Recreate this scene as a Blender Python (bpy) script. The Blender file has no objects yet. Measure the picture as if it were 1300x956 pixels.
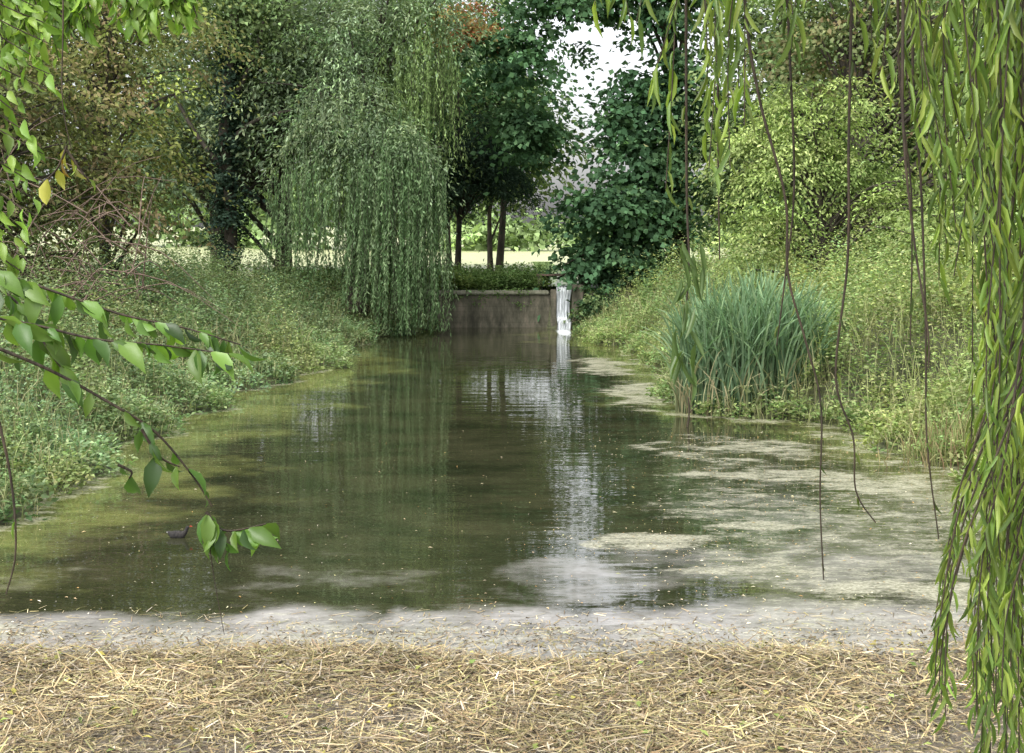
import bpy, bmesh, math, numpy as np
from mathutils import Vector
rng=np.random.default_rng(11)
scene=bpy.context.scene
COL=scene.collection
# ---------------------------------------------------------------- helpers
def norm(v):
    return v/np.maximum(np.linalg.norm(v,axis=-1,keepdims=True),1e-9)
def sstep(a,b,x):
    t=np.clip((x-a)/(b-a),0,1); return t*t*(3-2*t)
def vnoise(x,y,s=1.0,o=0.0):
    x=x*s+o; y=y*s+o*1.7
    return (np.sin(x*1.3+1.7*np.sin(y*0.9+o))+np.sin(y*1.7+1.3*np.sin(x*1.1+2+o))+np.sin((x+y)*2.3+1.1)*.6+np.sin((x-y)*3.1+np.sin(x*2.))*.4)/3.0
def empty(name,loc=(0,0,0)):
    e=bpy.data.objects.new(name,None); COL.objects.link(e); e.location=loc; e.empty_display_size=.3
    return e
def mesh_obj(name,V,faces,mat,cols=None,parent=None,smooth=False):
    me=bpy.data.meshes.new(name)
    V=np.asarray(V,dtype=np.float32)
    me.vertices.add(len(V)); me.vertices.foreach_set("co",V.ravel())
    faces=[np.asarray(f,dtype=np.int32) for f in faces if len(f)]
    loops=np.concatenate([f.ravel() for f in faces])
    tot=np.concatenate([np.full(len(f),f.shape[1],dtype=np.int32) for f in faces])
    st=np.concatenate([[0],np.cumsum(tot)[:-1]]).astype(np.int32)
    me.loops.add(len(loops)); me.loops.foreach_set("vertex_index",loops)
    me.polygons.add(len(tot)); me.polygons.foreach_set("loop_start",st); me.polygons.foreach_set("loop_total",tot)
    if smooth: me.polygons.foreach_set("use_smooth",np.ones(len(tot),dtype=bool))
    if cols is not None:
        a=me.color_attributes.new("Col",'FLOAT_COLOR','POINT')
        c=np.ones((len(V),4),dtype=np.float32); c[:,:3]=cols
        a.data.foreach_set("color",c.ravel())
    me.update(calc_edges=True); me.validate()
    me.materials.append(mat)
    ob=bpy.data.objects.new(name,me); COL.objects.link(ob)
    if parent: ob.parent=parent; ob.matrix_parent_inverse.identity(); ob.location=-Vector(parent.location)
    return ob
class Geo:
    def __init__(s): s.V=[];s.Q=[];s.T=[];s.C=[];s.n=0
    def add(s,V,Q=None,T=None,C=None):
        if len(V)==0: return
        s.V.append(V)
        if Q is not None and len(Q): s.Q.append(np.asarray(Q)+s.n)
        if T is not None and len(T): s.T.append(np.asarray(T)+s.n)
        s.C.append(np.zeros((len(V),3))+(C if C is not None else .1)); s.n+=len(V)
    def obj(s,name,mat,parent=None,smooth=False):
        f=[]
        if s.Q: f.append(np.concatenate(s.Q))
        if s.T: f.append(np.concatenate(s.T))
        return mesh_obj(name,np.concatenate(s.V),f,mat,np.concatenate(s.C),parent,smooth)
T_DIA=(np.array([[0,0,0],[.45,.5,.12],[1,0,-.05],[.45,-.5,.12]]),np.array([[0,1,2,3]]),None)
T_LAN=(np.array([[0,0,0],[.25,.42,.1],[.65,.36,.06],[1,0,-.12],[.65,-.36,.06],[.25,-.42,.1],[.3,0,0.0],[.65,0,-.04]]),
       np.array([[1,2,7,6],[6,7,4,5]]),np.array([[0,1,6],[0,6,5],[2,3,7],[7,3,4]]))
T_OV=(np.array([[0,0,0],[.12,.2,.05],[.12,-.2,.05],[.12,0,0],[.38,.5,.12],[.38,-.5,.12],[.38,0,.02],[.65,.42,.08],[.65,-.42,.08],[.65,0,-.02],[.86,.18,-.04],[.86,-.18,-.04],[.86,0,-.1],[1,0,-.2]]),
      np.array([[1,4,6,3],[3,6,5,2],[4,7,9,6],[6,9,8,5],[7,10,12,9],[9,12,11,8]]),np.array([[0,1,3],[0,3,2],[10,13,12],[12,13,11]]))
T_STRIP=(np.array([[0,-.5,0],[0,.5,0],[.5,.5,.0],[.5,-.5,.0],[1,.35,0],[1,-.35,0]]),np.array([[0,1,2,3],[3,2,4,5]]),None)
def leaves(geo,P,A,N,L,W,C,tpl=T_DIA,curl=1.0):
    n=len(P)
    if n==0: return
    A=norm(A); S=norm(np.cross(N,A)); N=norm(np.cross(A,S))
    tv,tq,tt=tpl; k=len(tv)
    L=np.broadcast_to(L,(n,)); W=np.broadcast_to(W,(n,))
    V=(P[:,None,:]+A[:,None,:]*(tv[None,:,0,None]*L[:,None,None])+S[:,None,:]*(tv[None,:,1,None]*W[:,None,None])
       +N[:,None,:]*(tv[None,:,2,None]*(L*curl)[:,None,None])).reshape(-1,3)
    off=(np.arange(n)*k)[:,None,None]
    Q=(tq[None]+off).reshape(-1,4) if tq is not None else None
    T=(tt[None]+off).reshape(-1,3) if tt is not None else None
    geo.add(V,Q,T,np.repeat(C,k,axis=0))
def tube(geo,P,R,k=7,C=.1):
    P=np.asarray(P,float); m=len(P); R=np.broadcast_to(R,(m,))
    T=norm(np.gradient(P,axis=0)); up=np.array([0.31,0.17,1.0]) if abs(T[:,2]).mean()<.8 else np.array([1.,.2,.1])
    A=norm(np.cross(T,up)); B=np.cross(T,A)
    a=np.linspace(0,2*np.pi,k,endpoint=False)
    V=(P[:,None]+R[:,None,None]*(A[:,None]*np.cos(a)[None,:,None]+B[:,None]*np.sin(a)[None,:,None])).reshape(-1,3)
    i=np.arange(m-1)[:,None]*k; j=np.arange(k)[None]; j2=(j+1)%k
    Q=np.stack([i+j,i+j2,i+k+j2,i+k+j],-1).reshape(-1,4)
    geo.add(V,Q,None,C)
def smooth_path(P,n=12):
    P=np.asarray(P,float); t=np.linspace(0,len(P)-1,n); out=[]
    for tt in t:
        i=min(int(tt),len(P)-2); f=tt-i
        p0=P[max(i-1,0)];p1=P[i];p2=P[i+1];p3=P[min(i+2,len(P)-1)]
        out.append(.5*((2*p1)+(-p0+p2)*f+(2*p0-5*p1+4*p2-p3)*f*f+(-p0+3*p1-3*p2+p3)*f**3))
    return np.array(out)
def pick(cols,n):
    cols=np.array(cols); i=rng.integers(0,len(cols),n); j=rng.integers(0,len(cols),n); f=rng.random((n,1))*.6
    return cols[i]*(1-f)+cols[j]*f
# ---------------------------------------------------------------- materials
def newmat(name):
    m=bpy.data.materials.new(name); m.use_nodes=True; nt=m.node_tree; nt.nodes.clear()
    o=nt.nodes.new('ShaderNodeOutputMaterial'); return m,nt,o
def N_(nt,t,**k):
    n=nt.nodes.new(t)
    for a,b in k.items():
        if a in n.inputs: n.inputs[a].default_value=b
        else: setattr(n,a,b)
    return n
def leafmat(name,trans=.35,rough=.5,tint=(1.15,1.25,.6),spec=.35,simple=False):
    m,nt,o=newmat(name); L=nt.links.new
    at=N_(nt,'ShaderNodeAttribute',attribute_name='Col')
    if simple:
        p=nt.nodes.new('ShaderNodeBsdfDiffuse'); L(at.outputs['Color'],p.inputs['Color'])
    else:
        p=nt.nodes.new('ShaderNodeBsdfPrincipled'); p.inputs['Roughness'].default_value=rough
        p.inputs['Specular IOR Level'].default_value=spec; L(at.outputs['Color'],p.inputs['Base Color'])
    if trans<=0: L(p.outputs[0],o.inputs['Surface']); return m
    mul=N_(nt,'ShaderNodeMix',data_type='RGBA',blend_type='MULTIPLY'); mul.inputs[0].default_value=1
    L(at.outputs['Color'],mul.inputs[6]); mul.inputs[7].default_value=(*tint,1)
    tr=nt.nodes.new('ShaderNodeBsdfTranslucent'); L(mul.outputs[2],tr.inputs['Color'])
    mx=nt.nodes.new('ShaderNodeMixShader'); mx.inputs[0].default_value=trans
    L(p.outputs[0],mx.inputs[1]); L(tr.outputs[0],mx.inputs[2]); L(mx.outputs[0],o.inputs['Surface'])
    return m
M_LEAF=leafmat('leaf_foliage',.32,tint=(1.1,1.2,.75),simple=True); M_FGLEAF=leafmat('near_leaf',.42,.38,(1.2,1.35,.5),.4)
M_STRAW=leafmat('straw',0,.6,(1,1,1),.2,True)
def barkmat(name,c1,c2,scale=8):
    m,nt,o=newmat(name); L=nt.links.new
    tc=nt.nodes.new('ShaderNodeTexCoord'); mp=nt.nodes.new('ShaderNodeMapping'); mp.inputs['Scale'].default_value=(1,1,.25)
    L(tc.outputs['Object'],mp.inputs['Vector'])
    n=N_(nt,'ShaderNodeTexNoise',Scale=scale,Detail=3,Roughness=.65); L(mp.outputs[0],n.inputs['Vector'])
    r=nt.nodes.new('ShaderNodeValToRGB'); r.color_ramp.elements[0].position=.3; r.color_ramp.elements[1].position=.7
    r.color_ramp.elements[0].color=(*c1,1); r.color_ramp.elements[1].color=(*c2,1); L(n.outputs['Fac'],r.inputs[0])
    p=N_(nt,'ShaderNodeBsdfPrincipled',Roughness=.9); L(r.outputs[0],p.inputs['Base Color'])
    b=N_(nt,'ShaderNodeBump',Strength=.7,Distance=.03); L(n.outputs['Fac'],b.inputs['Height']); L(b.outputs[0],p.inputs['Normal'])
    L(p.outputs[0],o.inputs['Surface']); return m
M_BARK=barkmat('bark',(.02,.016,.012),(.09,.075,.055)); M_TWIG=barkmat('twig_bark',(.025,.02,.014),(.07,.05,.03),30)
M_DRYTWIG=barkmat('dry_twig',(.12,.08,.06),(.25,.18,.14),10)
# ---------------------------------------------------------------- terrain
SY =[0, 8,11,14.4,15.5,18,20,23.5,26,27.5,30.9,34,38.7,43.3,60,400]
SXL=[-8,-7,-6.2,-5.4,-4.9,-5.4,-5.5,-5.1,-5.3,-4.7,-3.9,-4.3,-3.9,-2.2,-2,-2]
RY =[0, 8,11,15.5,17.5,19,22,22.6,25,28.5,32,35,37,43.3,60,400]
RXR=[8, 7,6.2,5.7,5.6,5.3,4.9,3.3,2.8,3.5,3.1,3.2,2.3,2.0,2,2]
def XL(y): return np.interp(y,SY,SXL)+.25*np.sin(y*1.9)+.14*np.sin(y*4.3+1)
def XR(y): return np.interp(y,RY,RXR)+.18*np.sin(y*2.1+2)+.12*np.sin(y*5.1)
def H(x,y):
    x=np.asarray(x,float); y=np.asarray(y,float)
    sl=XL(y)-x; sr=x-XR(y)
    s=np.maximum(sl,sr)
    bl=.05+1.0*sstep(0,5,sl)+.5*sstep(5,14,sl)
    br=.05+1.35*sstep(0,4.5,sr)+.8*sstep(4,14,sr)
    bank=np.where(sl>sr,bl,br)+.08*vnoise(x,y,1.1)
    basin=-.08-.55*sstep(0,1.6,-s)
    h=np.where(s>0,bank,np.minimum(basin,0))
    lawn=1.12+.03*vnoise(x,y,.3)+.003*np.maximum(y-60,0)
    t=sstep(43.15,43.55,y); 
    h=np.where(y>43.1,h*(1-t)+(lawn)*t,h)
    ch=(np.abs(x-1.55)<.45)&(y>43.0)&(y<75)
    h=np.where(ch,.95,h)
    near=.012+.018*vnoise(x,y,2.)+.9*sstep(7.6,2,y)+.45*sstep(3,-3,y)
    tn=sstep(11.1,9.9,y+.35*vnoise(x,y*0,1.2)); h=h*(1-tn)+np.maximum(near,h*.9*(np.abs(x)>5))*tn
    return h
def axis(lo,hi,d,far,m):
    a=np.arange(lo,hi+d,d); e=np.geomspace(1,far,m)
    return np.concatenate([(lo-e)[::-1],a,hi+e])
gx=axis(-14,14,.2,700,34); gy=axis(-3,52,.2,900,34)
X,Y=np.meshgrid(gx,gy); Z=H(X,Y)
V=np.stack([X,Y,Z],-1).reshape(-1,3); nx,ny=len(gx),len(gy)
i=np.arange(ny-1)[:,None]*nx+np.arange(nx-1)[None]
Q=np.stack([i,i+1,i+nx+1,i+nx],-1).reshape(-1,4)
xf,yf=X.ravel(),Y.ravel()
soil=np.array([.07,.08,.03]); grass=np.array([.52,.56,.30]); mud=np.array([.23,.20,.155])
tl=sstep(47,52,yf)[:,None]; tm=(sstep(12.3,11,yf))[:,None]*sstep(9,6,np.abs(xf))[:,None]
C=soil*(1-tl)+grass*tl; C=C*(1-tm)+mud*tm
C=C*(1+.15*vnoise(xf,yf,.8))[:,None]
m,nt,o=newmat('ground_soil_and_grass'); L=nt.links.new
at=N_(nt,'ShaderNodeAttribute',attribute_name='Col'); geo_n=nt.nodes.new('ShaderNodeNewGeometry')
n=N_(nt,'ShaderNodeTexNoise',Scale=16,Detail=5,Roughness=.78); L(geo_n.outputs['Position'],n.inputs['Vector'])
r=nt.nodes.new('ShaderNodeValToRGB'); r.color_ramp.elements[0].position=.32; r.color_ramp.elements[1].position=.72
r.color_ramp.elements[0].color=(.3,.27,.25,1); r.color_ramp.elements[1].color=(1.4,1.4,1.35,1); L(n.outputs['Fac'],r.inputs[0])
mx=N_(nt,'ShaderNodeMix',data_type='RGBA',blend_type='MULTIPLY'); mx.inputs[0].default_value=.9; L(at.outputs['Color'],mx.inputs[6]); L(r.outputs[0],mx.inputs[7])
p=N_(nt,'ShaderNodeBsdfPrincipled',Roughness=.5); L(mx.outputs[2],p.inputs['Base Color'])
b=N_(nt,'ShaderNodeBump',Strength=.8,Distance=.04); L(n.outputs['Fac'],b.inputs['Height']); L(b.outputs[0],p.inputs['Normal'])
L(p.outputs[0],o.inputs['Surface'])
mesh_obj('ground',V,[Q],m,C,smooth=True)
# ---------------------------------------------------------------- water
wx=np.arange(-9,9.01,.1); wy=np.arange(9.6,43.2,.1)
X,Y=np.meshgrid(wx,wy); nx,ny=len(wx),len(wy)
i=np.arange(ny-1)[:,None]*nx+np.arange(nx-1)[None]
Q=np.stack([i,i+1,i+nx+1,i+nx],-1).reshape(-1,4)
x=X.ravel(); y=Y.ravel(); wob=.35*vnoise(x,y,1.3)+.25*vnoise(x,y,3.1,4)+.15*vnoise(x,y,7.3,2)
def blob(cx,cy,rx,ry): return np.clip(1.3-np.sqrt(((x-cx)/rx)**2+((y-cy)/ry)**2)+wob*.8,0,1)
dl=x-XL(y); dr=XR(y)-x
algae=np.clip(1.2-dl/2.8+wob*.7,0,1)*sstep(9.5,12,y)*sstep(42,31,y)
algae=np.maximum(algae,np.clip(1.2-dr/2.4+wob,0,1)*sstep(12,15,y)*.85)
scum=np.clip(1.1-dr/2.5+wob,0,1)*sstep(42,33,y)*.57
for a in [(3.2,19.3,2.4,1.9),(2.4,26,1.3,5.0),(4.4,16.6,2.0,1.3),(2.7,17.3,1.8,1.0),(2.0,31,1.1,5)]: scum=np.maximum(scum,.61*blob(*a))
scum=np.maximum(scum,.535*np.clip(sstep(-.8,2.4,x)*sstep(31,15,y)+wob*.25,0,1))
for a in [(1.4,13.7,1.5,.75),(2.5,14.3,1.1,.5)]: scum=np.maximum(scum,.64*blob(*a))
scum=np.maximum(scum,.64*blob(3.4,11.8,2.0,.6)); scum=np.maximum(scum,.60*blob(2.0,12.5,1.6,.4))
scum=np.maximum(scum,.70*sstep(-2.6,-4.6,x+wob)*sstep(12.2,11.0,y))
scum=np.maximum(scum,.52*sstep(11.3,10.6,y+wob*.8))
scum=np.maximum(scum,.52*sstep(-2.4,-4.,x)*np.clip(1.2-dl/1.0,0,1)*1.1)
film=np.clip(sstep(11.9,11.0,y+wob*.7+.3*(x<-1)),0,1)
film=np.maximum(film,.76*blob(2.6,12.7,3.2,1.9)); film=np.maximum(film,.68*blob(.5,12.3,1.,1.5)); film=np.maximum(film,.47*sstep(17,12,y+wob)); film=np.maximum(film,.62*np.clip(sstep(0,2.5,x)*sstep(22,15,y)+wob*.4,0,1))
foam=np.clip(1.2-np.sqrt(((x-1.5)/.3)**2+((y-41.2)/2.2)**2),0,1)
W=np.stack([x,y,np.zeros_like(x)],-1)
m,nt,o=newmat('pond_water'); L=nt.links.new
g=nt.nodes.new('ShaderNodeNewGeometry')
at=N_(nt,'ShaderNodeAttribute',attribute_name='Col'); sp=nt.nodes.new('ShaderNodeSeparateColor'); L(at.outputs['Color'],sp.inputs[0])
af=N_(nt,'ShaderNodeAttribute',attribute_name='Foam')
def noise(scale,detail,stretch=(1,1,1),rough=.7):
    mp=nt.nodes.new('ShaderNodeMapping'); mp.inputs['Scale'].default_value=stretch; L(g.outputs['Position'],mp.inputs['Vector'])
    n=N_(nt,'ShaderNodeTexNoise',Scale=scale,Detail=detail,Roughness=rough); L(mp.outputs[0],n.inputs['Vector']); return n
def mask(attr,n,gain):
    a=N_(nt,'ShaderNodeMath',operation='ADD'); L(n.outputs['Fac'],a.inputs[0]); L(attr,a.inputs[1])
    s=N_(nt,'ShaderNodeMath',operation='SUBTRACT'); L(a.outputs[0],s.inputs[0]); s.inputs[1].default_value=1.0
    q=N_(nt,'ShaderNodeMath',operation='MULTIPLY',use_clamp=True); L(s.outputs[0],q.inputs[0]); q.inputs[1].default_value=gain
    return q.outputs[0]
ns=noise(3.4,8,(.7,1.2,1),.85); na=noise(1.1,5,(.7,1,1),.7); fine=noise(30,3)
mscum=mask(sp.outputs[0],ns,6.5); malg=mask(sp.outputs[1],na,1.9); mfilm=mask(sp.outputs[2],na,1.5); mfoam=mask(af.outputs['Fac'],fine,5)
def ramp(n,c1,c2,p1=.35,p2=.65):
    r=nt.nodes.new('ShaderNodeValToRGB'); r.color_ramp.elements[0].position=p1; r.color_ramp.elements[1].position=p2
    r.color_ramp.elements[0].color=(*c1,1); r.color_ramp.elements[1].color=(*c2,1); L(n.outputs['Fac'],r.inputs[0]); return r.outputs[0]
def scale_(s,f):
    q=N_(nt,'ShaderNodeMath',operation='MULTIPLY'); L(s,q.inputs[0]); q.inputs[1].default_value=f; return q.outputs[0]
def mixc(f,a,b_):
    k=N_(nt,'ShaderNodeMix',data_type='RGBA'); L(f,k.inputs[0]); L(a,k.inputs[6]); L(b_,k.inputs[7]); return k.outputs[2]
c=ramp(na,(.018,.022,.010),(.050,.050,.025))
c=mixc(scale_(malg,.75),c,ramp(ns,(.08,.10,.025),(.26,.27,.09)))
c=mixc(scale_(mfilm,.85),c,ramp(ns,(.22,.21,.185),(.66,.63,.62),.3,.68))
w=N_(nt,'ShaderNodeBsdfPrincipled',Roughness=.02,IOR=1.45); L(c,w.inputs['Base Color'])
rr=N_(nt,'ShaderNodeMath',operation='MULTIPLY_ADD'); L(mfilm,rr.inputs[0]); rr.inputs[1].default_value=.12; rr.inputs[2].default_value=.015; L(rr.outputs[0],w.inputs['Roughness'])
r1=noise(1.7,2,(.5,1.6,1),.5); r2=noise(8,1,(.45,1.6,1),.5)
ad=N_(nt,'ShaderNodeMath',operation='MULTIPLY_ADD'); L(r2.outputs['Fac'],ad.inputs[0]); ad.inputs[1].default_value=.14; L(r1.outputs['Fac'],ad.inputs[2])
b=N_(nt,'ShaderNodeBump',Strength=.24,Distance=.022); L(ad.outputs[0],b.inputs['Height']); L(b.outputs[0],w.inputs['Normal'])
def mixs(f,a,bb):
    k=nt.nodes.new('ShaderNodeMixShader'); L(f,k.inputs[0]); L(a,k.inputs[1]); L(bb,k.inputs[2]); return k.outputs[0]
sc_s=N_(nt,'ShaderNodeBsdfPrincipled',Roughness=.5); L(ramp(fine,(.13,.13,.07),(.53,.51,.39)),sc_s.inputs['Base Color'])
fo=N_(nt,'ShaderNodeBsdfDiffuse'); fo.inputs['Color'].default_value=(.6,.63,.64,1)
s=mixs(scale_(mscum,.85),w.outputs[0],sc_s.outputs[0]); s=mixs(mfoam,s,fo.outputs[0])
L(s,o.inputs['Surface'])
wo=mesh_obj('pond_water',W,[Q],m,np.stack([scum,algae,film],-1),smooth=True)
fa=wo.data.attributes.new('Foam','FLOAT','POINT'); fa.data.foreach_set('value',foam.astype(np.float32))
ys=np.linspace(43.0,75,40)
Vv=np.concatenate([np.stack([1.05+0*ys,ys,0*ys+1.25],-1),np.stack([2.05+0*ys,ys,0*ys+1.25],-1)])
q=np.stack([np.arange(39),np.arange(39)+40,np.arange(39)+41,np.arange(39)+1],-1)
mesh_obj('upper_stream_water',Vv,[q],m,np.zeros((80,3)))
# ---------------------------------------------------------------- weir
def conc(name,c1,c2,moss):
    m,nt,o=newmat(name); L=nt.links.new
    g=nt.nodes.new('ShaderNodeNewGeometry'); mp=nt.nodes.new('ShaderNodeMapping'); mp.inputs['Scale'].default_value=(1,1,.35); L(g.outputs['Position'],mp.inputs['Vector'])
    n=N_(nt,'ShaderNodeTexNoise',Scale=3.5,Detail=9,Roughness=.7); L(mp.outputs[0],n.inputs['Vector'])
    r=nt.nodes.new('ShaderNodeValToRGB'); e=r.color_ramp.elements; e[0].position=.32; e[0].color=(*c1,1); e[1].position=.7; e[1].color=(*c2,1)
    k=e.new(.5); k.color=(*moss,1); L(n.outputs['Fac'],r.inputs[0])
    br=N_(nt,'ShaderNodeTexBrick',Scale=1.0); br.inputs['Color1'].default_value=(1,1,1,1); br.inputs['Color2'].default_value=(.75,.72,.7,1); br.inputs['Mortar'].default_value=(.5,.5,.5,1)
    br.inputs['Brick Width'].default_value=.45; br.inputs['Row Height'].default_value=.16; br.inputs['Mortar Size'].default_value=.012
    sx=nt.nodes.new('ShaderNodeSeparateXYZ'); cx=nt.nodes.new('ShaderNodeCombineXYZ'); L(g.outputs['Position'],sx.inputs[0]); L(sx.outputs[0],cx.inputs[0]); L(sx.outputs[2],cx.inputs[1]); L(cx.outputs[0],br.inputs['Vector'])
    mx=N_(nt,'ShaderNodeMix',data_type='RGBA',blend_type='MULTIPLY'); mx.inputs[0].default_value=.35; L(r.outputs[0],mx.inputs[6]); L(br.outputs['Color'],mx.inputs[7])
    p=N_(nt,'ShaderNodeBsdfPrincipled',Roughness=.85); L(mx.outputs[2],p.inputs['Base Color'])
    b=N_(nt,'ShaderNodeBump',Strength=.6,Distance=.02); L(n.outputs['Fac'],b.inputs['Height']); L(b.outputs[0],p.inputs['Normal'])
    L(p.outputs[0],o.inputs['Surface']); return m
M_WALL=conc('mossy_weir_stone',(.03,.027,.018),(.22,.185,.14),(.095,.09,.06)); M_COPE=conc('weir_coping_stone',(.10,.105,.07),(.36,.34,.29),(.20,.20,.14))
def box(name,x0,x1,y0,y1,z0,z1,mat,parent,bev=.02):
    me=bpy.data.meshes.new(name); bm=bmesh.new(); bmesh.ops.create_cube(bm,size=1)
    for v in bm.verts: v.co=Vector(((x0+x1)/2+v.co.x*(x1-x0),(y0+y1)/2+v.co.y*(y1-y0),(z0+z1)/2+v.co.z*(z1-z0)))
    bmesh.ops.bevel(bm,geom=bm.edges[:],offset=bev,segments=2,affect='EDGES'); bm.to_mesh(me); bm.free(); me.materials.append(mat)
    ob=bpy.data.objects.new(name,me); COL.objects.link(ob); ob.parent=parent; return ob
wr=empty('stone_weir')
box('weir_wall',-2.6,1.16,43.0,43.32,-.6,1.0,M_WALL,wr)
box('coping',-2.62,1.12,42.92,43.37,1.003,1.12,M_COPE,wr,.03)
box('sluice_pier_left',1.163,1.34,42.85,43.5,-.6,1.16,M_WALL,wr)
box('sluice_pier_right',1.80,2.15,42.8,43.6,-.6,1.30,M_WALL,wr)
box('wing_wall',2.153,3.6,43.0,43.3,-.6,1.05,M_WALL,wr)
box('sill',1.343,1.797,43.0,43.4,-.6,1.2,M_WALL,wr)
box('apron_step',1.343,1.797,42.3,42.995,-.6,.22,M_WALL,wr)
M_WOOD=barkmat('weathered_wood',(.08,.055,.04),(.19,.13,.10),6)
fb=empty('plank_footbridge')
for k in range(3): box(f'plank_{k+1}',.75,2.25,43.7+k*.24,43.7+k*.24+.22,1.54,1.59,M_WOOD,fb,.01)
box('beam_support_left',.78,.92,43.72,44.4,1.0,1.537,M_WALL,fb,.01); box('beam_support_right',2.08,2.22,43.72,44.4,1.0,1.537,M_WALL,fb,.01)
m,nt,o=newmat('falling_white_water'); L=nt.links.new
g=nt.nodes.new('ShaderNodeNewGeometry'); mp=nt.nodes.new('ShaderNodeMapping'); mp.inputs['Scale'].default_value=(12,1,1.0); L(g.outputs['Position'],mp.inputs['Vector'])
n=N_(nt,'ShaderNodeTexNoise',Scale=1.6,Detail=5,Roughness=.65); L(mp.outputs[0],n.inputs['Vector'])
r=nt.nodes.new('ShaderNodeValToRGB'); r.color_ramp.elements[0].position=.38; r.color_ramp.elements[0].color=(.14,.16,.16,1); r.color_ramp.elements[1].position=.6; r.color_ramp.elements[1].color=(.68,.71,.73,1); L(n.outputs['Fac'],r.inputs[0])
p=N_(nt,'ShaderNodeBsdfPrincipled',Roughness=.3); L(r.outputs[0],p.inputs['Base Color']); b=N_(nt,'ShaderNodeBump',Strength=.8,Distance=.03); L(n.outputs['Fac'],b.inputs['Height']); L(b.outputs[0],p.inputs['Normal']); L(p.outputs[0],o.inputs['Surface'])
u=np.linspace(0,1,26); t=np.linspace(0,1,34); U,T=np.meshgrid(u,t)
prof_y=np.interp(T,[0,.1,.3,.7,.78,.9,1],[43.5,43.05,42.86,42.75,42.5,42.2,42.05]); prof_z=np.interp(T,[0,.1,.3,.7,.78,.9,1],[1.27,1.265,1.1,.32,.26,.22,-.03])
XX=1.345+.45*U*(1-.2*np.clip(T-.1,0,1))+.03*np.sin(T*9)*U; YY=prof_y+.03*np.sin(U*31)+.02*np.sin(U*57+T*6)
V=np.stack([XX,YY,prof_z],-1).reshape(-1,3); i=np.arange(33)[:,None]*26+np.arange(25)[None]
mesh_obj('waterfall',V,[np.stack([i,i+1,i+27,i+26],-1).reshape(-1,4)],m,smooth=True)
# ---------------------------------------------------------------- tree maker
UP=np.array([0,0,1.])
def crown(geo,ells,n_clump,lpc,leaf,cols,cr,droop=.25,bright=1.0,flat=.45,pw=.4,cut=None):
    E=np.array([e[:6] for e in ells],float); wts=(E[:,3]*E[:,4]*E[:,5])**(2/3.); wts/=wts.sum()
    k=rng.choice(len(E),n_clump,p=wts); d=norm(rng.normal(size=(n_clump,3))); rr=rng.random((n_clump,1))**pw
    C=E[k,:3]+d*rr*E[k,3:6]*(1+.16*rng.normal(size=(n_clump,1)))
    if cut is not None:
        keep=~cut(C); C=C[keep]; d=d[keep]
    nc=len(C)
    cc=pick(cols,nc)*np.exp(rng.normal(0,.24,(nc,1)))*bright
    cs=cr*(.5+1.0*rng.random(nc)**1.5)
    cnt=np.maximum((lpc*(.5+rng.random(nc))*(cs/cr)**1.6).astype(int),3); idx=np.repeat(np.arange(nc),cnt); n=len(idx)
    off=rng.normal(size=(n,3))*.5
    dh=norm(d*[1,1,.05]+rng.normal(size=(nc,3))*[.3,.3,0])[idx]
    off=off*.85+dh*(off*dh).sum(1,keepdims=True)*.75
    along=(off*dh).sum(1); off[:,2]=off[:,2]*flat-droop*np.clip(along+.5,0,3)**2*.7
    P=C[idx]+off*cs[idx][:,None]
    Nn=norm(UP*.8+norm(off)*.4+d[idx]*.4+rng.normal(size=(n,3))*.6)
    A=off*np.array([1,1,.3])+rng.normal(size=(n,3))*.5-UP*.35*(.5+droop)+d[idx]*.3; A=A-Nn*(A*Nn).sum(1,keepdims=True)
    c=cc[idx]*np.exp(rng.normal(0,.18,(n,1)))
    s=.7+.6*rng.random(n)
    leaves(geo,P,A,Nn,leaf[0]*s,leaf[1]*s,c)
    return C
def woody(geo,base,top,r,C,frac=.35,lim=60,tr=.03,avoid=None):
    base=np.array(base,float); top=np.array(top,float)
    ctl=np.array([base,base*.65+top*.35+rng.normal(size=3)*.12*[1,1,0],base*.3+top*.7+rng.normal(size=3)*.2*[1,1,0],top])
    P=smooth_path(ctl,16); t=np.linspace(0,1,16); R=r*(1-.85*t)+r*.5*np.exp(-t*16)
    tube(geo,P,R,9)
    n=min(int(len(C)*frac),lim)
    for c in C[rng.choice(len(C),n,replace=False)]:
        tt=np.clip((c[2]-base[2])/(top[2]-base[2])*.75-.08,.12,.95); i=int(tt*15); a=P[i]
        dist=np.linalg.norm(c-a); mid=(a+c)/2+np.array([0,0,.15*dist])+rng.normal(size=3)*.06*dist
        q=smooth_path([a,mid,c],8)
        if avoid is not None and avoid(q): continue
        r0=min(R[i]*.55,tr+.012*dist); tube(geo,q,np.linspace(r0,r0*.2,8),5)
def make_tree(name,base,topz,r,ells,n_clump,lpc,leaf,cols,cr,lean=(0,0),extra=None,avoid=None,**kw):
    z=float(H(base[0],base[1])); e=empty(name,(base[0],base[1],z)); g=Geo()
    C=crown(g,ells,n_clump,lpc,leaf,cols,cr,**kw)
    if extra: crown(g,*extra)
    g.obj('foliage',M_LEAF,e)
    b=Geo(); woody(b,(base[0],base[1],z-.1),(base[0]+lean[0],base[1]+lean[1],topz),r,C,avoid=avoid); b.obj('trunk_and_limbs',M_BARK,e,True)
    return e
OLV=[(.18,.21,.08),(.24,.25,.095),(.13,.16,.07),(.23,.18,.10)]
GRY=[(.20,.28,.16),(.25,.33,.21),(.16,.22,.13),(.29,.35,.20)]
WIL=[(.18,.28,.135),(.25,.34,.18),(.14,.23,.105)]
YEW=[(.035,.06,.045),(.05,.08,.055),(.04,.07,.045)]
SYC=[(.06,.125,.06),(.09,.175,.08),(.12,.21,.10),(.07,.135,.07)]
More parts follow.
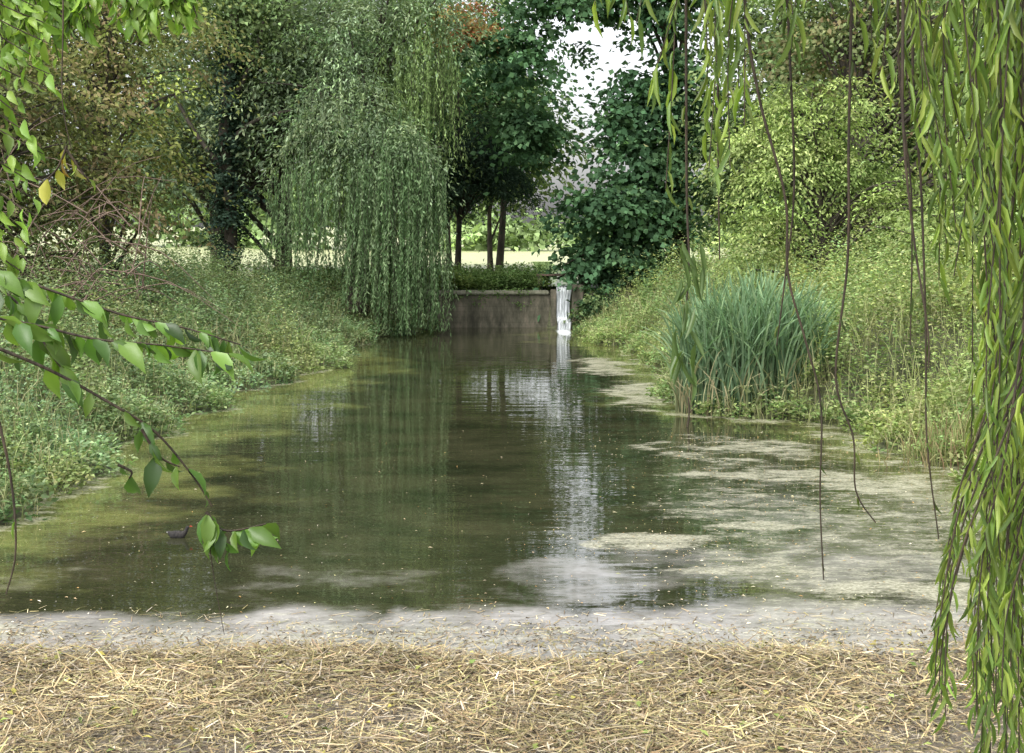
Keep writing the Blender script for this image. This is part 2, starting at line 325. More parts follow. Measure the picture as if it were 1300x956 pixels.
LIM=[(.28,.38,.13),(.36,.44,.16),(.22,.31,.11),(.40,.44,.19)]
DRK=[(.06,.09,.04),(.085,.13,.055),(.12,.17,.07)]
MID=[(.12,.18,.075),(.17,.24,.10),(.21,.27,.12)]
make_tree('elder_tree',(-11.5,29.5),7,.16,[(-11,29.5,5.6,3.0,2.4,2.6),(-9.2,30.5,3.4,1.6,1.6,1.7),(-11.5,28.6,3.0,2,1.6,1.8)],300,75,(.13,.065),OLV,.75,lean=(.4,0))
make_tree('hawthorn_tree',(-9.4,33),9,.16,[(-9.2,33,7.6,2.4,2.4,2.6),(-8.6,32.4,4.3,1.3,1.5,1.6),(-12,34,8,3,3,3.5)],300,75,(.12,.065),OLV+[(.36,.42,.12)],.7)
make_tree('ash_tree',(-9.0,44),12,.22,[(-8.0,44,8.2,3.4,2.4,3.2),(-6.2,42.5,6.2,2.2,1.8,1.6),(-10.5,44,5.6,2.4,2,1.8),(-5.6,43,8.8,2.4,2,2.0)],420,85,(.18,.07),GRY,.8,droop=.5)
make_tree('alder_tree',(-7.4,46),12,.28,[(-7.2,47,11,4,3,3.5),(-13,47,8,4,3,5),(-3.6,48,9.5,3.0,2.5,4)],380,75,(.18,.10),MID,.95)
ivx,ivy_=-8.2,41.2; e=empty('ivy_covered_tree',(ivx,ivy_,float(H(ivx,ivy_)))); gt=Geo(); gl=Geo()
P=smooth_path([(ivx,ivy_,.9),(ivx+.05,ivy_,3.5),(ivx-.15,ivy_,6),(ivx+.2,ivy_,9.5),(ivx,ivy_,12)],18); tube(gt,P,np.linspace(.22,.08,18),9)
for q in [[(ivx-.1,ivy_,5.4),(ivx+.8,ivy_-.2,6.1),(ivx+1.9,ivy_-.3,6.4)],[(ivx,ivy_,4.5),(ivx-.9,ivy_-.2,5.7),(ivx-1.6,ivy_,6.9)],[(ivx,ivy_,6.5),(ivx+.7,ivy_,7.9),(ivx+1.0,ivy_,9)]]: tube(gt,smooth_path(q,9),np.linspace(.09,.04,9),7)
gt.obj('trunk',M_BARK,e,True)
crown(gl,[(ivx,ivy_,z,.34,.34,.6) for z in np.arange(2.4,8.6,.55)],130,60,(.10,.09),YEW,.28)
crown(gl,[(ivx,ivy_,9.5,2.6,2.2,2.0)],120,80,(.15,.08),MID,.8); gl.obj('ivy_foliage',M_LEAF,e)
# ---------------------------------------------------------------- weeping willow
def hang(geo,stem,tops,bots,sp,L,Wd,cols,sway=.3,stem_r=.006,nseg=10):
    n=len(tops)
    for a in range(n):
        ln=tops[a][2]-bots[a]
        if ln<.2: continue
        t=np.linspace(0,1,nseg); s=rng.normal(size=2)*sway; ph=rng.random()*6
        P=np.stack([tops[a][0]+s[0]*t**1.5+.03*np.sin(t*7+ph)*sway*3,tops[a][1]+s[1]*t**1.5,tops[a][2]-ln*t],-1)
        m=int(ln/sp); u=np.sort(rng.random(m)); idx=u*(nseg-1)
        Q=np.stack([np.interp(idx,np.arange(nseg),P[:,k]) for k in range(3)],-1)
        A=norm(np.stack([rng.normal(0,.38,m),rng.normal(0,.38,m),-np.ones(m)],-1)); Nn=norm(rng.normal(size=(m,3))+.3)
        c=pick(cols,1)*np.exp(rng.normal(0,.28))*np.exp(rng.normal(0,.15,(m,1)))
        s_=.7+.6*rng.random(m); leaves(geo,Q,A,Nn,L*s_,Wd*s_,c)
        if a%3==0: tube(stem,P,stem_r,3)
wx0,wy0=-4.4,40.6; e=empty('weeping_willow_tree',(wx0,wy0,float(H(wx0,wy0)))); gl=Geo(); gt=Geo()
def umb(n,cx,cy,rx,ry,z0,z1):
    a=rng.random(n)*2*np.pi; r=np.sqrt(rng.random(n))
    return np.stack([cx+rx*r*np.cos(a),cy+ry*r*np.sin(a),z1-(z1-z0)*r**2+rng.normal(0,.25,n)],-1)
tp=umb(400,-3.2,39.6,1.4,1.6,4.4,6.0); hang(gl,gt,tp,np.clip(.1+rng.random(400)**1.5*1.8+.6*(tp[:,0]<-3.6),.1,9),.04,.12,.03,WIL,.22)
tp=umb(200,-5.4,40,1.5,1.5,4.0,5.4); hang(gl,gt,tp,1.5+rng.random(200)*1.5,.045,.12,.03,WIL,.25)
tp=umb(230,-2.8,41.5,1.3,1.6,7.5,10.5); hang(gl,gt,tp,4.6+rng.random(230)*2.8,.05,.12,.028,[(.28,.38,.15),(.23,.33,.13)],.2)
tp=umb(130,-4.8,40,1.5,1.2,5.8,7.6); hang(gl,gt,tp,4.3+rng.random(130)*1.8,.045,.13,.03,GRY,.3)
C=crown(gl,[(-4.7,40.2,6.3,2.1,1.7,1.3),(-2.8,41.5,9.8,1.7,1.6,1.6),(-3.4,39.6,5.5,1.5,1.4,.8),(-4.6,40.6,8.6,1.6,1.4,1.6)],280,75,(.14,.045),WIL+GRY,.6,droop=.9)
gl.obj('hanging_foliage',M_LEAF,e); woody(gt,(wx0,wy0,.6),(wx0+.6,wy0+.8,9.5),.26,C,.2,26,.015); gt.obj('trunk_and_limbs',M_BARK,e,True)
make_tree('yew_tree',(-1.9,49.5),9,.12,[(-1.3,49,5.7,1.9,1.6,1.5),(-.6,49,4.7,1.5,1.2,.8),(-2.4,49.5,4.7,1.0,1,.7)],270,105,(.13,.04),YEW,.5,droop=.8,avoid=lambda q:bool(q[:,2].min()<3.2))
make_tree('beech_tree',(-.5,53),14,.14,[(-.9,53,9.8,3.0,2.5,3.2),(-3,55,8,3,2.5,3.2),(.3,52,7.4,1.6,1.6,1.4)],330,70,(.19,.12),SYC+MID,.95,cut=lambda C:(C[:,0]>1.6)|((C[:,0]>-.3)&(C[:,2]>7.6)&(rng.random(len(C))<.55)),avoid=lambda q:bool(q[:,2].min()<4),
   extra=([(-1.6,45,9.4,1.2,1,.7)],28,60,(.16,.1),[(.42,.16,.08),(.35,.2,.1),(.3,.3,.12)],.5))
def gapc(C):
    r_=rng.random(len(C))
    a=(C[:,0]>1.25)&(C[:,0]<3.0)&(C[:,2]>4.2)&(C[:,2]<9.6)&(r_<.90)
    b=(C[:,0]>2.5)&(C[:,0]<5.0)&(C[:,2]>7.6)&(C[:,2]<9.4)&(r_<.68)
    c=(C[:,0]>-.4)&(C[:,0]<1.3)&(C[:,2]>6.8)&(C[:,2]<9.6)&(r_<.5)
    return a|b|c
avoidgap=lambda q: bool(np.any((q[:,0]>1.2)&(q[:,0]<4.4)&(q[:,2]>4.6)&(q[:,2]<9.8)))
make_tree('sycamore_tree',(5.4,45.5),13,.26,[(3.4,43.8,2.6,1.9,1.0,2.0),(2.9,43.3,3.8,1.5,1.1,.8),(4.4,44,4.6,1.5,1.2,1.8),(5.0,45,7.0,1.5,1.6,2.0),(3.5,45,10.6,3.2,1.8,1.3),(.3,44.5,8.6,1.4,1.5,1.7),(.5,44.5,5.9,.8,1.1,1.0),(3.9,44.5,6.3,.8,1,1.0),(2.6,44.6,7.2,1.6,1.2,2.6)],740,50,(.20,.17),SYC,.52,flat=.3,cut=gapc,avoid=avoidgap,lean=(-.3,0),droop=.4)
make_tree('false_acacia_tree',(7.2,33),6.0,.12,[(6.6,33,4.6,1.9,1.6,1.2),(5.7,32.4,3.0,1.3,1.2,1.1),(8.3,33.5,4.1,1.6,1.4,1.5),(5.6,33.2,5.0,.8,.8,.6),(7.6,32.8,5.9,1.1,1.0,.7),(6.3,33,5.9,.7,.8,.5),(8.8,32,3.2,1.4,1.2,1.0)],300,85,(.11,.045),LIM,.5,flat=.3,droop=.6,pw=.6)
make_tree('lime_tree',(8.5,44),12,.25,[(8,44,8.5,3.0,2.5,3.4),(12,43,8,3.5,3,4.5),(7.0,43.5,5,1.6,1.6,2.0),(10.5,42,4,3,2,2.5)],480,75,(.17,.12),MID+DRK,.9)
make_tree('hazel_tree',(11.3,28.5),7,.14,[(11,29,5.6,2.3,2.2,2.9),(9.9,28.8,3.6,1.2,1.4,1.2),(12.5,27,3.5,2,2,2)],300,80,(.13,.09),MID+LIM[:2],.7)
make_tree('oak_tree',(9.2,37.5),10,.2,[(9.4,38,8.2,2.6,2,2.8),(13.0,35,7,2.5,2.5,4.5)],300,75,(.15,.09),MID+OLV,.85)
for (px_,py_,hh,rr) in [(-13,62,10,4.2),(-6.2,64,11,4.0),(-2.9,66,10,3.4),(-.9,60,9,2.4)]:
    make_tree('park_tree',(px_,py_),hh-1,.13,[(px_,py_,hh*.5+2.6,rr,rr*.8,hh*.5-1.7)],150,50,(.34,.19),MID,1.2)
g=Geo()
ell=[]
for xx in np.arange(-90,100,7.5):
    hh=9+4*rng.random(); 
    if -4<xx<17: hh=2.2+rng.random()*1.0
    ell.append((xx,125+rng.normal()*8,1.2+hh*.48,5.5,4,hh*.55))
crown(g,ell,1300,40,(.8,.55),[(.24,.33,.15),(.30,.40,.17),(.2,.28,.13)],2.0); g.obj('distant_trees',M_LEAF)  # leaf greens lightened: distance haze is painted into the palette
g=Geo(); ell=[]
for xx,yy,hh in [(-17,40,11),(-20,48,13),(-26,58,13),(-15,35,9),(-30,45,13),(-18,28,9),(-14,22,8),(-17,16,8),(-24,66,13),(17,40,11),(15,32,10),(17,24,10),(14,20,8),(20,50,13),(15,54,12),(22,64,13),(9.5,56,8),(30,70,12)]:
    ell.append((xx,yy,1.2+hh*.5,3.8,3.4,hh*.52))
crown(g,ell,1200,50,(.32,.24),MID+DRK,1.3); g.obj('woodland_trees',M_LEAF)
# ---------------------------------------------------------------- bank plants
def hue(x,y,o=0): 
    h=vnoise(x,y,.55,o+2)+.5*vnoise(x,y,1.9,o)
    return np.stack([1+.24*h,1+.06*h,1-.08*h],-1)
def herbs(geo,x,y,hgt,k,L,Wd,cols,bright=1.0):
    n=len(x); z=H(x,y); idx=np.repeat(np.arange(n),k); m=len(idx)
    t=rng.random(m)**.7; a=rng.random(m)*6.283
    lean=rng.normal(size=(n,2))*.12
    rad=(.02+.15*rng.random(m))*(1.15-t*.8)
    P=np.stack([x[idx]+np.cos(a)*rad+lean[idx,0]*t,y[idx]+np.sin(a)*rad+lean[idx,1]*t,z[idx]+hgt[idx]*(.12+.9*t)],-1)
    A=np.stack([np.cos(a),np.sin(a),.4-.9*rng.random(m)+.35*t],-1)
    Nn=norm(np.array([0,0,.8])+rng.normal(size=(m,3))*.55)
    cp=pick(cols,n)*np.exp(.30*vnoise(x,y,.9)+.22*vnoise(x,y,3.3,2))[:,None]*bright*hue(x,y)
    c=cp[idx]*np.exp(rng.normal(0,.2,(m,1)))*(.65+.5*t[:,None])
    s=(.6+.7*rng.random(m))*(1.1-.4*t); leaves(geo,P,A,Nn,L*s,Wd*s,c)
def blades(geo,x,y,z,hgt,wd,cols,arch=.5,nseg=5,bright=1.0):
    n=len(x); a=rng.random(n)*6.283; ar=arch*(.3+rng.random(n)**1.5*1.2); t=np.linspace(0,1,nseg+1)
    dx=np.cos(a); dy=np.sin(a)
    out=ar[:,None]*hgt[:,None]*t[None]**2.2*.6; zz=hgt[:,None]*(t[None]-.42*np.clip(ar,0,1.4)[:,None]*t[None]**3.2)
    P=np.stack([x[:,None]+dx[:,None]*out,y[:,None]+dy[:,None]*out,z[:,None]+zz],-1)
    fa=rng.random(n)*6.283; S=np.stack([np.cos(fa),np.sin(fa),0*fa],-1)
    w=wd[:,None]*np.array([.8]+[1-.0*k for k in range(nseg-1)]+[.06])[None]*(1-.45*t[None]**2)
    V=np.stack([P-S[:,None]*w[...,None]/2,P+S[:,None]*w[...,None]/2],2).reshape(-1,3)
    k=2*(nseg+1); i=np.arange(n)[:,None]*k+np.arange(nseg)[None]*2
    Q=np.stack([i,i+1,i+3,i+2],-1).reshape(-1,4)
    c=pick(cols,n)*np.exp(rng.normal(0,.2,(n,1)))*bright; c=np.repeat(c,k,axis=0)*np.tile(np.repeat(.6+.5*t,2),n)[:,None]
    geo.add(V,Q,None,c)
HB=[(.21,.30,.13),(.27,.36,.16),(.16,.26,.11),(.31,.35,.18),(.23,.30,.17)]
HR=[(.23,.32,.115),(.30,.38,.14),(.19,.29,.11),(.34,.36,.18)]
def scatter(n,side,y0,y1,wmax,power=1.0):
    y=y0+(y1-y0)*rng.random(n); s=-.12+wmax*rng.random(n)**power
    x=XL(y)-s if side<0 else XR(y)+s
    return x,y,s
def tallpatch(x,y,o): return 1+.6*np.clip(vnoise(x,y,1.4,o),-.55,1.1)+.3*vnoise(x,y,4.1,o)
g=Geo(); x,y,s=scatter(8200,-1,11.5,43.5,8.5,1.25)
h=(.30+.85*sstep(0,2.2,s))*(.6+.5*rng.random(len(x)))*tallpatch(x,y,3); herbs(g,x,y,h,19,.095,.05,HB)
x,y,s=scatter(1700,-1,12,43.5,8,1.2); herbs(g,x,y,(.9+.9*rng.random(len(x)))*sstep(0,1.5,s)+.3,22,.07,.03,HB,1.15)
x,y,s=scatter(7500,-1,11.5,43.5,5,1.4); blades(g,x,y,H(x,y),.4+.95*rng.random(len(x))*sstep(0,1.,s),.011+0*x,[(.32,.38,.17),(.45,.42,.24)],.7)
g.obj('bank_nettles',M_LEAF)
g=Geo(); x,y,s=scatter(9200,1,12.5,43.0,9,1.3)
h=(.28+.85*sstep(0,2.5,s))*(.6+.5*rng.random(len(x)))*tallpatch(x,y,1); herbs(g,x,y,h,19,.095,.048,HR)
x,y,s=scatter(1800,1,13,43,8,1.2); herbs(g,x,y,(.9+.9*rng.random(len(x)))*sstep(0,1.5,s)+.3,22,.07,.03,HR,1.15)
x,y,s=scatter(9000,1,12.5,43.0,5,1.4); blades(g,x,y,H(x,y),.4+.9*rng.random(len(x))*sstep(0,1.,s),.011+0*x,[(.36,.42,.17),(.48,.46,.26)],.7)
g.obj('bank_undergrowth',M_LEAF)
g=Geo(); n=2800; x=-8+9.1*rng.random(n); y=43.5+5*rng.random(n)**1.3; herbs(g,x,y,.2+.45*rng.random(n)*(1+.6*vnoise(x,y,1.5)),16,.12,.07,[(.16,.25,.08),(.22,.3,.11),(.11,.18,.06)])
x=2.3+8*rng.random(1300); y=43.5+4*rng.random(1300); herbs(g,x,y,.5+.4*rng.random(1300),16,.12,.07,MID)
n=90; x=-2.3+3.0*rng.random(n)**.8; y=42.95+.25*rng.random(n); z=1.12-.3*rng.random(n)**2*(1+.8*vnoise(x,x,2.2))
leaves(g,np.repeat(np.stack([x,y-.08,z],-1),5,axis=0)+rng.normal(0,.06,(n*5,3))*[1,.3,1],rng.normal(size=(n*5,3))-[0,.3,.6],rng.normal(size=(n*5,3))+[0,-1,.5],.08,.045,pick([(.14,.22,.07),(.09,.15,.05)],n*5))
crown(g,[(2.6,42.6,.8,.6,.4,.6),(2.15,42.5,.45,.3,.3,.35)],40,60,(.12,.08),SYC+MID,.3); g.obj('bramble_patch',M_LEAF)
g=Geo()
for k in range(170):
    bx=-12+4.8*rng.random(); by=26.5+2.2*rng.random(); z0=.8+2.6*rng.random(); a=rng.random()*6.28; ln=1+1.8*rng.random()
    d=np.array([np.cos(a),.5*np.sin(a),.5*rng.normal()]); q=[(bx,by,z0),np.array([bx,by,z0])+d*ln*.5+[0,0,.25],np.array([bx,by,z0])+d*ln+[0,0,-.1-.3*rng.random()]]
    tube(g,smooth_path(q,7),np.linspace(.016,.004,7),4)
g.obj('dead_twig_thicket',M_DRYTWIG)
g=Geo(); n=1800; a=rng.random(n)*6.283; r=np.sqrt(rng.random(n)); x=3.9+1.18*r*np.cos(a); y=23.4+.8*r*np.sin(a)
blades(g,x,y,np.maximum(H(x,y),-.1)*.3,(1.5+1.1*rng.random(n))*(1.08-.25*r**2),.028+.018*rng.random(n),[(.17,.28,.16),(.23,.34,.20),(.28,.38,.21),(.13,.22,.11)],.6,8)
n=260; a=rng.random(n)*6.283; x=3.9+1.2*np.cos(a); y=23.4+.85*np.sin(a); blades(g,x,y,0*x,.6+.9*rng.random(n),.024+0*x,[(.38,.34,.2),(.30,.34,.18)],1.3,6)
g.obj('reed_clump',M_LEAF)
g=Geo(); n=350; x=5.6+.7*rng.normal(size=n)*.5; y=18.2+.35*rng.normal(size=n); blades(g,x,y,H(x,y),.4+.4*rng.random(n),.012+0*x,[(.3,.3,.14),(.24,.3,.12),(.32,.22,.14)],.6,5); g.obj('sedge_clump',M_LEAF)
# ---------------------------------------------------------------- straw & flotsam
def flat_bits(geo,x,y,z,L,Wd,cols,tilt=.12,tpl=T_STRIP,mul=1.0):
    n=len(x); a=rng.random(n)*6.283; A=np.stack([np.cos(a),np.sin(a),rng.normal(0,tilt,n)],-1); Nn=norm(np.stack([rng.normal(0,.3,n),rng.normal(0,.3,n),np.ones(n)],-1))
    c=pick(cols,n)*np.exp(rng.normal(0,.34,(n,1)))*mul; leaves(geo,np.stack([x,y,z],-1),A,Nn,L,Wd,c,tpl)
ST=[(.38,.29,.15),(.47,.39,.24),(.27,.19,.11),(.36,.31,.15),(.16,.12,.08),(.25,.25,.11),(.40,.35,.27)]
EDG=lambda x:10.42+.26*vnoise(x,0*x,1.5)+.16*vnoise(x,0*x,5)
g=Geo(); n=105000; x=-4.6+9.4*rng.random(n); y=6.6+4.2*rng.random(n)**.85
edge=EDG(x); dens=np.clip(.85+.7*vnoise(x,y,1.2,5)+.5*vnoise(x,y,3.,1),.35,1)
dens=np.where(x>1.8,dens*(1-.55*sstep(1.8,2.8,x)),dens)*np.clip(sstep(0,.5,edge-y+.05),0.0,1); k=(rng.random(n)<dens); x=x[k]; y=y[k]
flat_bits(g,x,y,H(x,y)+.006+.05*rng.random(len(x)),.05+.20*rng.random(len(x))**1.8,.003+.007*rng.random(len(x))**1.5,ST,.16,mul=np.exp(.3*vnoise(x,y,2.1,7))[:,None])
n=1100; x=-4.6+9.4*rng.random(n); y=10.2+1.0*rng.random(n)**1.6; flat_bits(g,x,y,np.maximum(H(x,y),0)+.008,.04+.12*rng.random(n),.004+.004*rng.random(n),ST,.01)
k=15000; x=-4.6+9.4*rng.random(k); y=6.8+4.1*rng.random(k)**.8; kk=y<EDG(x)-.05+.2*rng.random(k)**3*2; x=x[kk];y=y[kk]; k=len(x)
flat_bits(g,x,y,np.maximum(H(x,y),0)+.01+.045*rng.random(k),.03+.045*rng.random(k),.008+.012*rng.random(k),[(.20,.16,.10),(.28,.23,.16),(.13,.10,.07),(.22,.20,.09),(.33,.29,.22)],.3,T_DIA)
k=350; x=-4+8*rng.random(k); y=7+3.5*rng.random(k); flat_bits(g,x,y,H(x,y)+.05,.04+.04*rng.random(k),.02+.02*rng.random(k),[(.14,.2,.06),(.22,.26,.08),(.35,.3,.08)],.4,T_DIA)
g.obj('straw_debris',M_STRAW)
g=Geo(); n=12000; x=-4.7+9.7*rng.random(n); y=10.5+10.5*rng.random(n)**1.8
k=rng.random(n)<np.clip(.06+.8*np.exp(-(y-10.5)/.35)+.9*np.exp(-((x-1.4)/1.2)**2-((y-13.6)/.7)**2)+.6*((x>2.)&(y>15))+.25*(x>1),0,1); x=x[k];y=y[k]
flat_bits(g,x,y,.006+.004*rng.random(len(x)),.012+.045*rng.random(len(x))**2.2,.005+.010*rng.random(len(x)),[(.45,.39,.25),(.5,.46,.36),(.32,.32,.14),(.4,.25,.1)],.02,T_DIA)
g.obj('floating_leaf_litter',M_STRAW)
g=Geo(); tube(g,smooth_path([(2.62,21.5,-.2),(2.68,21.5,.2),(2.66,21.5,.45)],6),np.linspace(.02,.008,6),6); tube(g,smooth_path([(2.67,21.5,.2),(2.8,21.5,.33)],4),.008,5); g.obj('water_stick',M_TWIG)
# ---------------------------------------------------------------- moorhen chick
e=empty('moorhen_bird',(-3.25,13.8,0))
def skin(name,pts,rad,edges,mat):
    me=bpy.data.meshes.new(name); me.from_pydata(pts,edges,[]); ob=bpy.data.objects.new(name,me); COL.objects.link(ob); ob.parent=e
    md=ob.modifiers.new('s','SKIN'); sk=me.skin_vertices[0].data
    for v,r in zip(sk,rad): v.radius=(r,r)
    sk[0].use_root=True; ob.modifiers.new('ss','SUBSURF').levels=2; ob.modifiers['ss'].render_levels=2; me.materials.append(mat)
mb=barkmat('dark_feathers',(.012,.012,.014),(.04,.035,.03),40); mr=barkmat('red_bill',(.3,.03,.02),(.4,.08,.03),20); mw=barkmat('white_tail',(.6,.6,.6),(.8,.8,.8),20)
skin('body',[(0,0,.02),(.05,0,.025),(.085,0,.055),(.095,0,.09),(.11,0,.112),(-.05,0,.03),(-.095,0,.06)],[.046,.04,.022,.016,.022,.036,.01],[(0,1),(1,2),(2,3),(3,4),(0,5),(5,6)],mb)
skin('bill',[(.122,0,.112),(.138,0,.109),(.15,0,.105)],[.009,.006,.002],[(0,1),(1,2)],mr)
skin('white_undertail',[(-.085,0,.045),(-.1,0,.055)],[.01,.005],[(0,1)],mw)
# ---------------------------------------------------------------- near willow (right)
FW=[(.15,.24,.05),(.22,.31,.06),(.11,.18,.045),(.29,.36,.08)]
def strand(gl,gt,pts,sp,l,cols,leaf_from=0.0,leaf_to=1.0,r0=.0028,tpl=T_LAN,wratio=.13,spread=.45,dens=1.0):
    P=smooth_path(pts,max(8,len(pts)*6)); seg=np.r_[0,np.cumsum(np.linalg.norm(np.diff(P,axis=0),axis=1))]; tot=seg[-1]
    tube(gt,P,np.linspace(r0,r0*.4,len(P)),5)
    m=int(tot*(leaf_to-leaf_from)/sp*dens)
    if m<1: return
    u=(leaf_from+(leaf_to-leaf_from)*(np.arange(m)+rng.random(m)*.7)/m)*tot
    Q=np.stack([np.interp(u,seg,P[:,k]) for k in range(3)],-1); T=np.stack([np.interp(u,seg,np.gradient(P[:,k],seg)) for k in range(3)],-1)
    a=rng.random(m)*6.283; A=norm(norm(T)*.6+np.stack([np.cos(a)*spread,np.sin(a)*spread,-.55-0*a],-1)); Nn=norm(rng.normal(size=(m,3))+np.array([0,-.5,.4]))
    s=.5+.7*rng.random(m); c=pick(cols,m)*np.exp(rng.normal(0,.25,(m,1))); leaves(gl,Q,A,Nn,l*s,l*wratio*s,c,tpl,1.0)
e=empty('near_willow_tree',(3.6,3.6,float(H(3.6,3.6)))); gl=Geo(); gt=Geo(); gb=Geo()
zb=float(H(3.6,3.6))
tube(gb,smooth_path([(3.6,3.6,zb-.2),(3.5,3.6,2.2),(3.3,3.5,4),(2.8,3.4,5.2)],16),np.linspace(.3,.16,16),12)
for q in [[(3.3,3.5,4),(2.3,3.3,4.7),(1.2,3.1,4.75),(.2,3.0,4.5)],[(3.3,3.5,4),(2.5,3.8,4.6),(1.6,4.1,4.6),(.9,4.3,4.4)],[(2.8,3.4,5.2),(1.8,3.0,5.5),(.6,2.9,5.2),(-.4,3,4.6)],[(3.4,3.5,3.8),(2.6,2.9,4.4),(1.7,2.6,4.5),(1.0,2.5,4.2)]]:
    tube(gb,smooth_path(q,14),np.linspace(.11,.015,14),8)
def wob_strand(x,y,ztop,zbot,dx=0,**k):
    n=6; t=np.linspace(0,1,n); pts=[(x+dx*tt+.022*rng.normal(),y+.03*rng.normal(),ztop+(zbot-ztop)*tt) for tt in t]; strand(gl,gt,pts,**k)
kw=dict(sp=.028,l=.085,cols=FW,r0=.0032)
for k in range(36):
    D=2.8+1.8*rng.random(); px=1242+100*rng.random(); wob_strand((px-650)*D/1805,D,4.5,3-(250+700*rng.random())*D/1805,dx=.04*rng.normal(),**kw)
for k in range(28):
    D=2.8+1.8*rng.random(); px=1140+120*rng.random(); wob_strand((px-650)*D/1805,D,4.5,3-(-270+(px-1105)*2.9*rng.random()+60*rng.random())*D/1805,dx=.04*rng.normal(),**kw)
for px,by,D in [(868,240,3),(905,215,3.1),(880,120,2.9),(935,215,3),(950,110,3.2),(845,30,3),(780,25,3),(990,60,3),(1020,40,3.1),(765,10,3.3),(900,90,3.3),(925,160,2.8),(860,60,3.4),(1060,30,3),(1100,50,3.2),(1000,20,3),(1120,90,3),(890,170,3.4),(915,60,3)]:
    wob_strand((px-650)*D/1805,D,4.6,3-(by-290)*D/1805,dx=.02*rng.normal(),sp=.028,l=.085,cols=FW)
def img_strand(pts,D,**k):
    strand(gl,gt,[((a-650)*D/1805,D+.01*j,3-(b-290)*D/1805) for j,(a,b) in enumerate(pts)],**k)
bare=dict(sp=.13,l=.05,cols=[(.08,.12,.03),(.12,.16,.04)],r0=.0040,wratio=.2)
img_strand([(930,-380),(945,-20),(965,120),(1000,250),(1005,350),(1030,440),(1050,520),(1050,640),(1056,748)],3.0,**bare)
img_strand([(1085,-400),(1082,0),(1080,180),(1080,330),(1066,480),(1090,560),(1095,630),(1122,672)],3.1,**bare)
img_strand([(1150,-400),(1148,0),(1150,160),(1165,300),(1185,420),(1188,470)],2.8,**bare)
img_strand([(1170,-380),(1160,60),(1172,230),(1180,420),(1183,560),(1200,690)],3.2,**bare)
img_strand([(915,-400),(912,100),(915,330)],3.2,**bare); img_strand([(980,-400),(1003,60),(1010,240),(1000,350),(990,440)],3.3,**bare)
img_strand([(1140,-400),(1142,60),(1160,250),(1160,440)],3.3,**bare); img_strand([(870,-400),(872,200),(876,330),(872,400)],3.1,**bare)
n=20; D=3.05; pys=300+170*rng.random(n)
leaves(gl,np.stack([(870+12*rng.normal(size=n)*.8-650)*D/1805,D+0*pys,3-(pys-290)*D/1805],-1),np.stack([rng.normal(0,.35,n),rng.normal(0,.2,n),-np.ones(n)],-1),rng.normal(size=(n,3)),.08,.014,pick([(.10,.16,.05)],n),T_LAN)
for k in range(22):
    D=2.7+.9*rng.random(); px=1190+105*rng.random(); y0=560+120*rng.random(); img_strand([(1300,y0-160),(px+30,y0),(px,y0+110+60*rng.random()),(px-5,850+70*rng.random())],D,sp=.03,l=.07,cols=FW)
gl.obj('hanging_leaves',M_FGLEAF,e); gt.obj('twigs',M_TWIG,e); gb.obj('trunk_and_limbs',M_BARK,e,True)
# ---------------------------------------------------------------- near cherry (left)
e=empty('near_cherry_tree',(-3.3,3.4,float(H(-3.3,3.4)))); gl=Geo(); gt=Geo(); gb=Geo(); zb=float(H(-3.3,3.4))
tube(gb,smooth_path([(-3.3,3.4,zb-.2),(-3.2,3.4,2.4),(-3.0,3.6,4),(-2.8,3.9,5.6)],14),np.linspace(.2,.1,14),10)
for q in [[(-3.2,3.4,2.4),(-2.4,3.0,2.9),(-1.6,2.6,3.05),(-.95,2.5,2.93)],[(-3.2,3.4,2.2),(-2.3,2.9,2.8),(-1.5,2.6,2.88),(-.93,2.5,2.79)],[(-3.0,3.6,3.8),(-2.6,4.3,4.2),(-2.0,5,4.0)],[(-3.0,3.6,4),(-2,3.2,4.5),(-1.0,3,4.3)]]: tube(gb,smooth_path(q,12),np.linspace(.04,.005,12),6)
FC=[(.07,.15,.03),(.11,.21,.04),(.17,.28,.05),(.045,.09,.025)]
ck=dict(sp=.013,l=.068,cols=FC,tpl=T_OV,wratio=.42,spread=.7,r0=.003)
img_strand([(-20,340),(60,368),(150,400),(230,418),(300,440)],2.5,**ck)
img_strand([(-20,400),(50,415),(120,432),(200,440),(285,452)],2.45,**ck)
img_strand([(-30,350),(20,385),(60,450),(80,480)],2.6,**ck)
img_strand([(-20,435),(60,470),(130,510),(190,550),(235,605),(262,650)],2.5,sp=.05,l=.06,cols=FC,tpl=T_OV,wratio=.4,spread=.7,r0=.0034)
img_strand([(262,650),(285,675),(335,668)],2.5,**{**ck,'sp':.008,'l':.06}); img_strand([(262,650),(275,680),(290,700)],2.5,**{**ck,'sp':.009,'l':.06})
img_strand([(180,545),(200,580),(225,595)],2.5,**{**ck,'sp':.016}); img_strand([(150,590),(165,600),(160,610)],2.5,**{**ck,'sp':.02})
img_strand([(262,650),(268,720),(282,810)],2.5,sp=3,l=.05,cols=FC,r0=.0014)
img_strand([(-15,480),(10,600),(15,700),(0,760)],2.4,sp=.3,l=.05,cols=FC,r0=.003)
img_strand([(70,-300),(78,-10),(75,120),(85,190)],2.8,sp=.2,l=.05,cols=FC,r0=.0022)
img_strand([(85,185),(70,215),(45,235)],2.8,**{**ck,'cols':[(.45,.32,.04),(.35,.16,.03),(.34,.34,.07)],'sp':.022,'l':.055}); img_strand([(85,190),(100,215),(112,232)],2.8,**{**ck,'cols':[(.35,.33,.05),(.22,.3,.07)],'sp':.025,'l':.055})
BR=[(.20,.33,.06),(.28,.40,.08),(.15,.26,.05)]
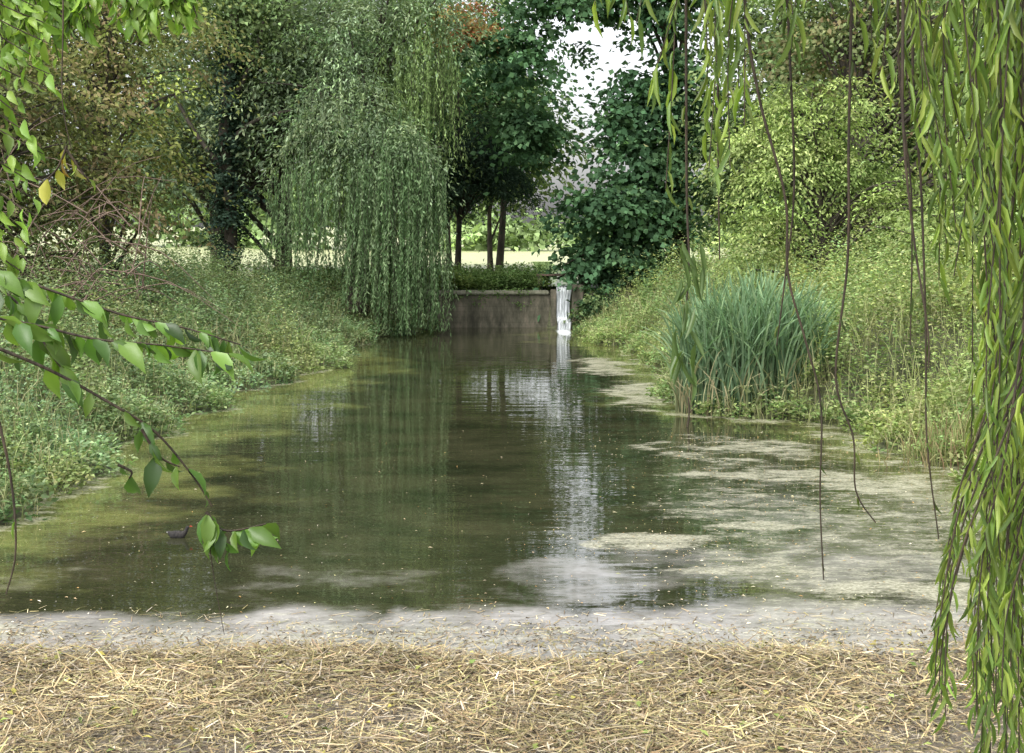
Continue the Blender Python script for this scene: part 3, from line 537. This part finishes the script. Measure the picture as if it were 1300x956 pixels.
for k in range(20):
    y0=-60+20*k; img_strand([(-60,y0-40),(-10,y0),(30+50*rng.random()*(1-k/24),y0+35)],3.6,**{**ck,'sp':.026,'l':.06,'cols':BR})
for k in range(75):
    x0=-20+250*rng.random(); y1=-5+100*rng.random()*(1-x0/330); img_strand([(x0-40,-200),(x0-10,-70),(x0+20,y1)],3.9,**{**ck,'sp':.022,'l':.06,'cols':BR})
gl.obj('leaves',M_FGLEAF,e); gt.obj('twigs',M_TWIG,e); gb.obj('trunk_and_limbs',M_BARK,e,True)
# ---------------------------------------------------------------- light, sky, camera
elev=math.radians(55); az=math.radians(-140)
w=bpy.data.worlds.new("World"); scene.world=w; w.use_nodes=True; nt=w.node_tree; nt.nodes.clear(); L=nt.links.new
o=nt.nodes.new('ShaderNodeOutputWorld'); bg=nt.nodes.new('ShaderNodeBackground'); sk=nt.nodes.new('ShaderNodeTexSky'); sk.sky_type='NISHITA'; sk.sun_disc=False
sk.sun_elevation=elev; sk.sun_rotation=az; sk.dust_density=4; sk.air_density=1.0
hs=nt.nodes.new('ShaderNodeHueSaturation'); hs.inputs['Saturation'].default_value=.2; hs.inputs['Value'].default_value=2.6
L(sk.outputs[0],hs.inputs['Color']); L(hs.outputs[0],bg.inputs['Color']); bg.inputs['Strength'].default_value=.15; L(bg.outputs[0],o.inputs['Surface'])
sd=bpy.data.lights.new('sun','SUN'); sd.energy=1.5; sd.angle=math.radians(16); sd.color=(1,.96,.9); so=bpy.data.objects.new('sun',sd); COL.objects.link(so)
dv=Vector((math.sin(az)*math.cos(elev),math.cos(az)*math.cos(elev),math.sin(elev))); so.rotation_euler=dv.to_track_quat('Z','Y').to_euler(); so.location=(0,0,30)
cd=bpy.data.cameras.new('camera'); cam=bpy.data.objects.new('camera',cd); COL.objects.link(cam); cam.location=(0,0,3); cam.rotation_euler=(math.radians(90),0,0)
cd.lens=50; cd.sensor_width=36; cd.shift_y=-188/1300; cd.clip_end=3000; cd.clip_start=.05; scene.camera=cam
scene.view_settings.view_transform='Standard'; scene.view_settings.look='None'; scene.view_settings.exposure=0
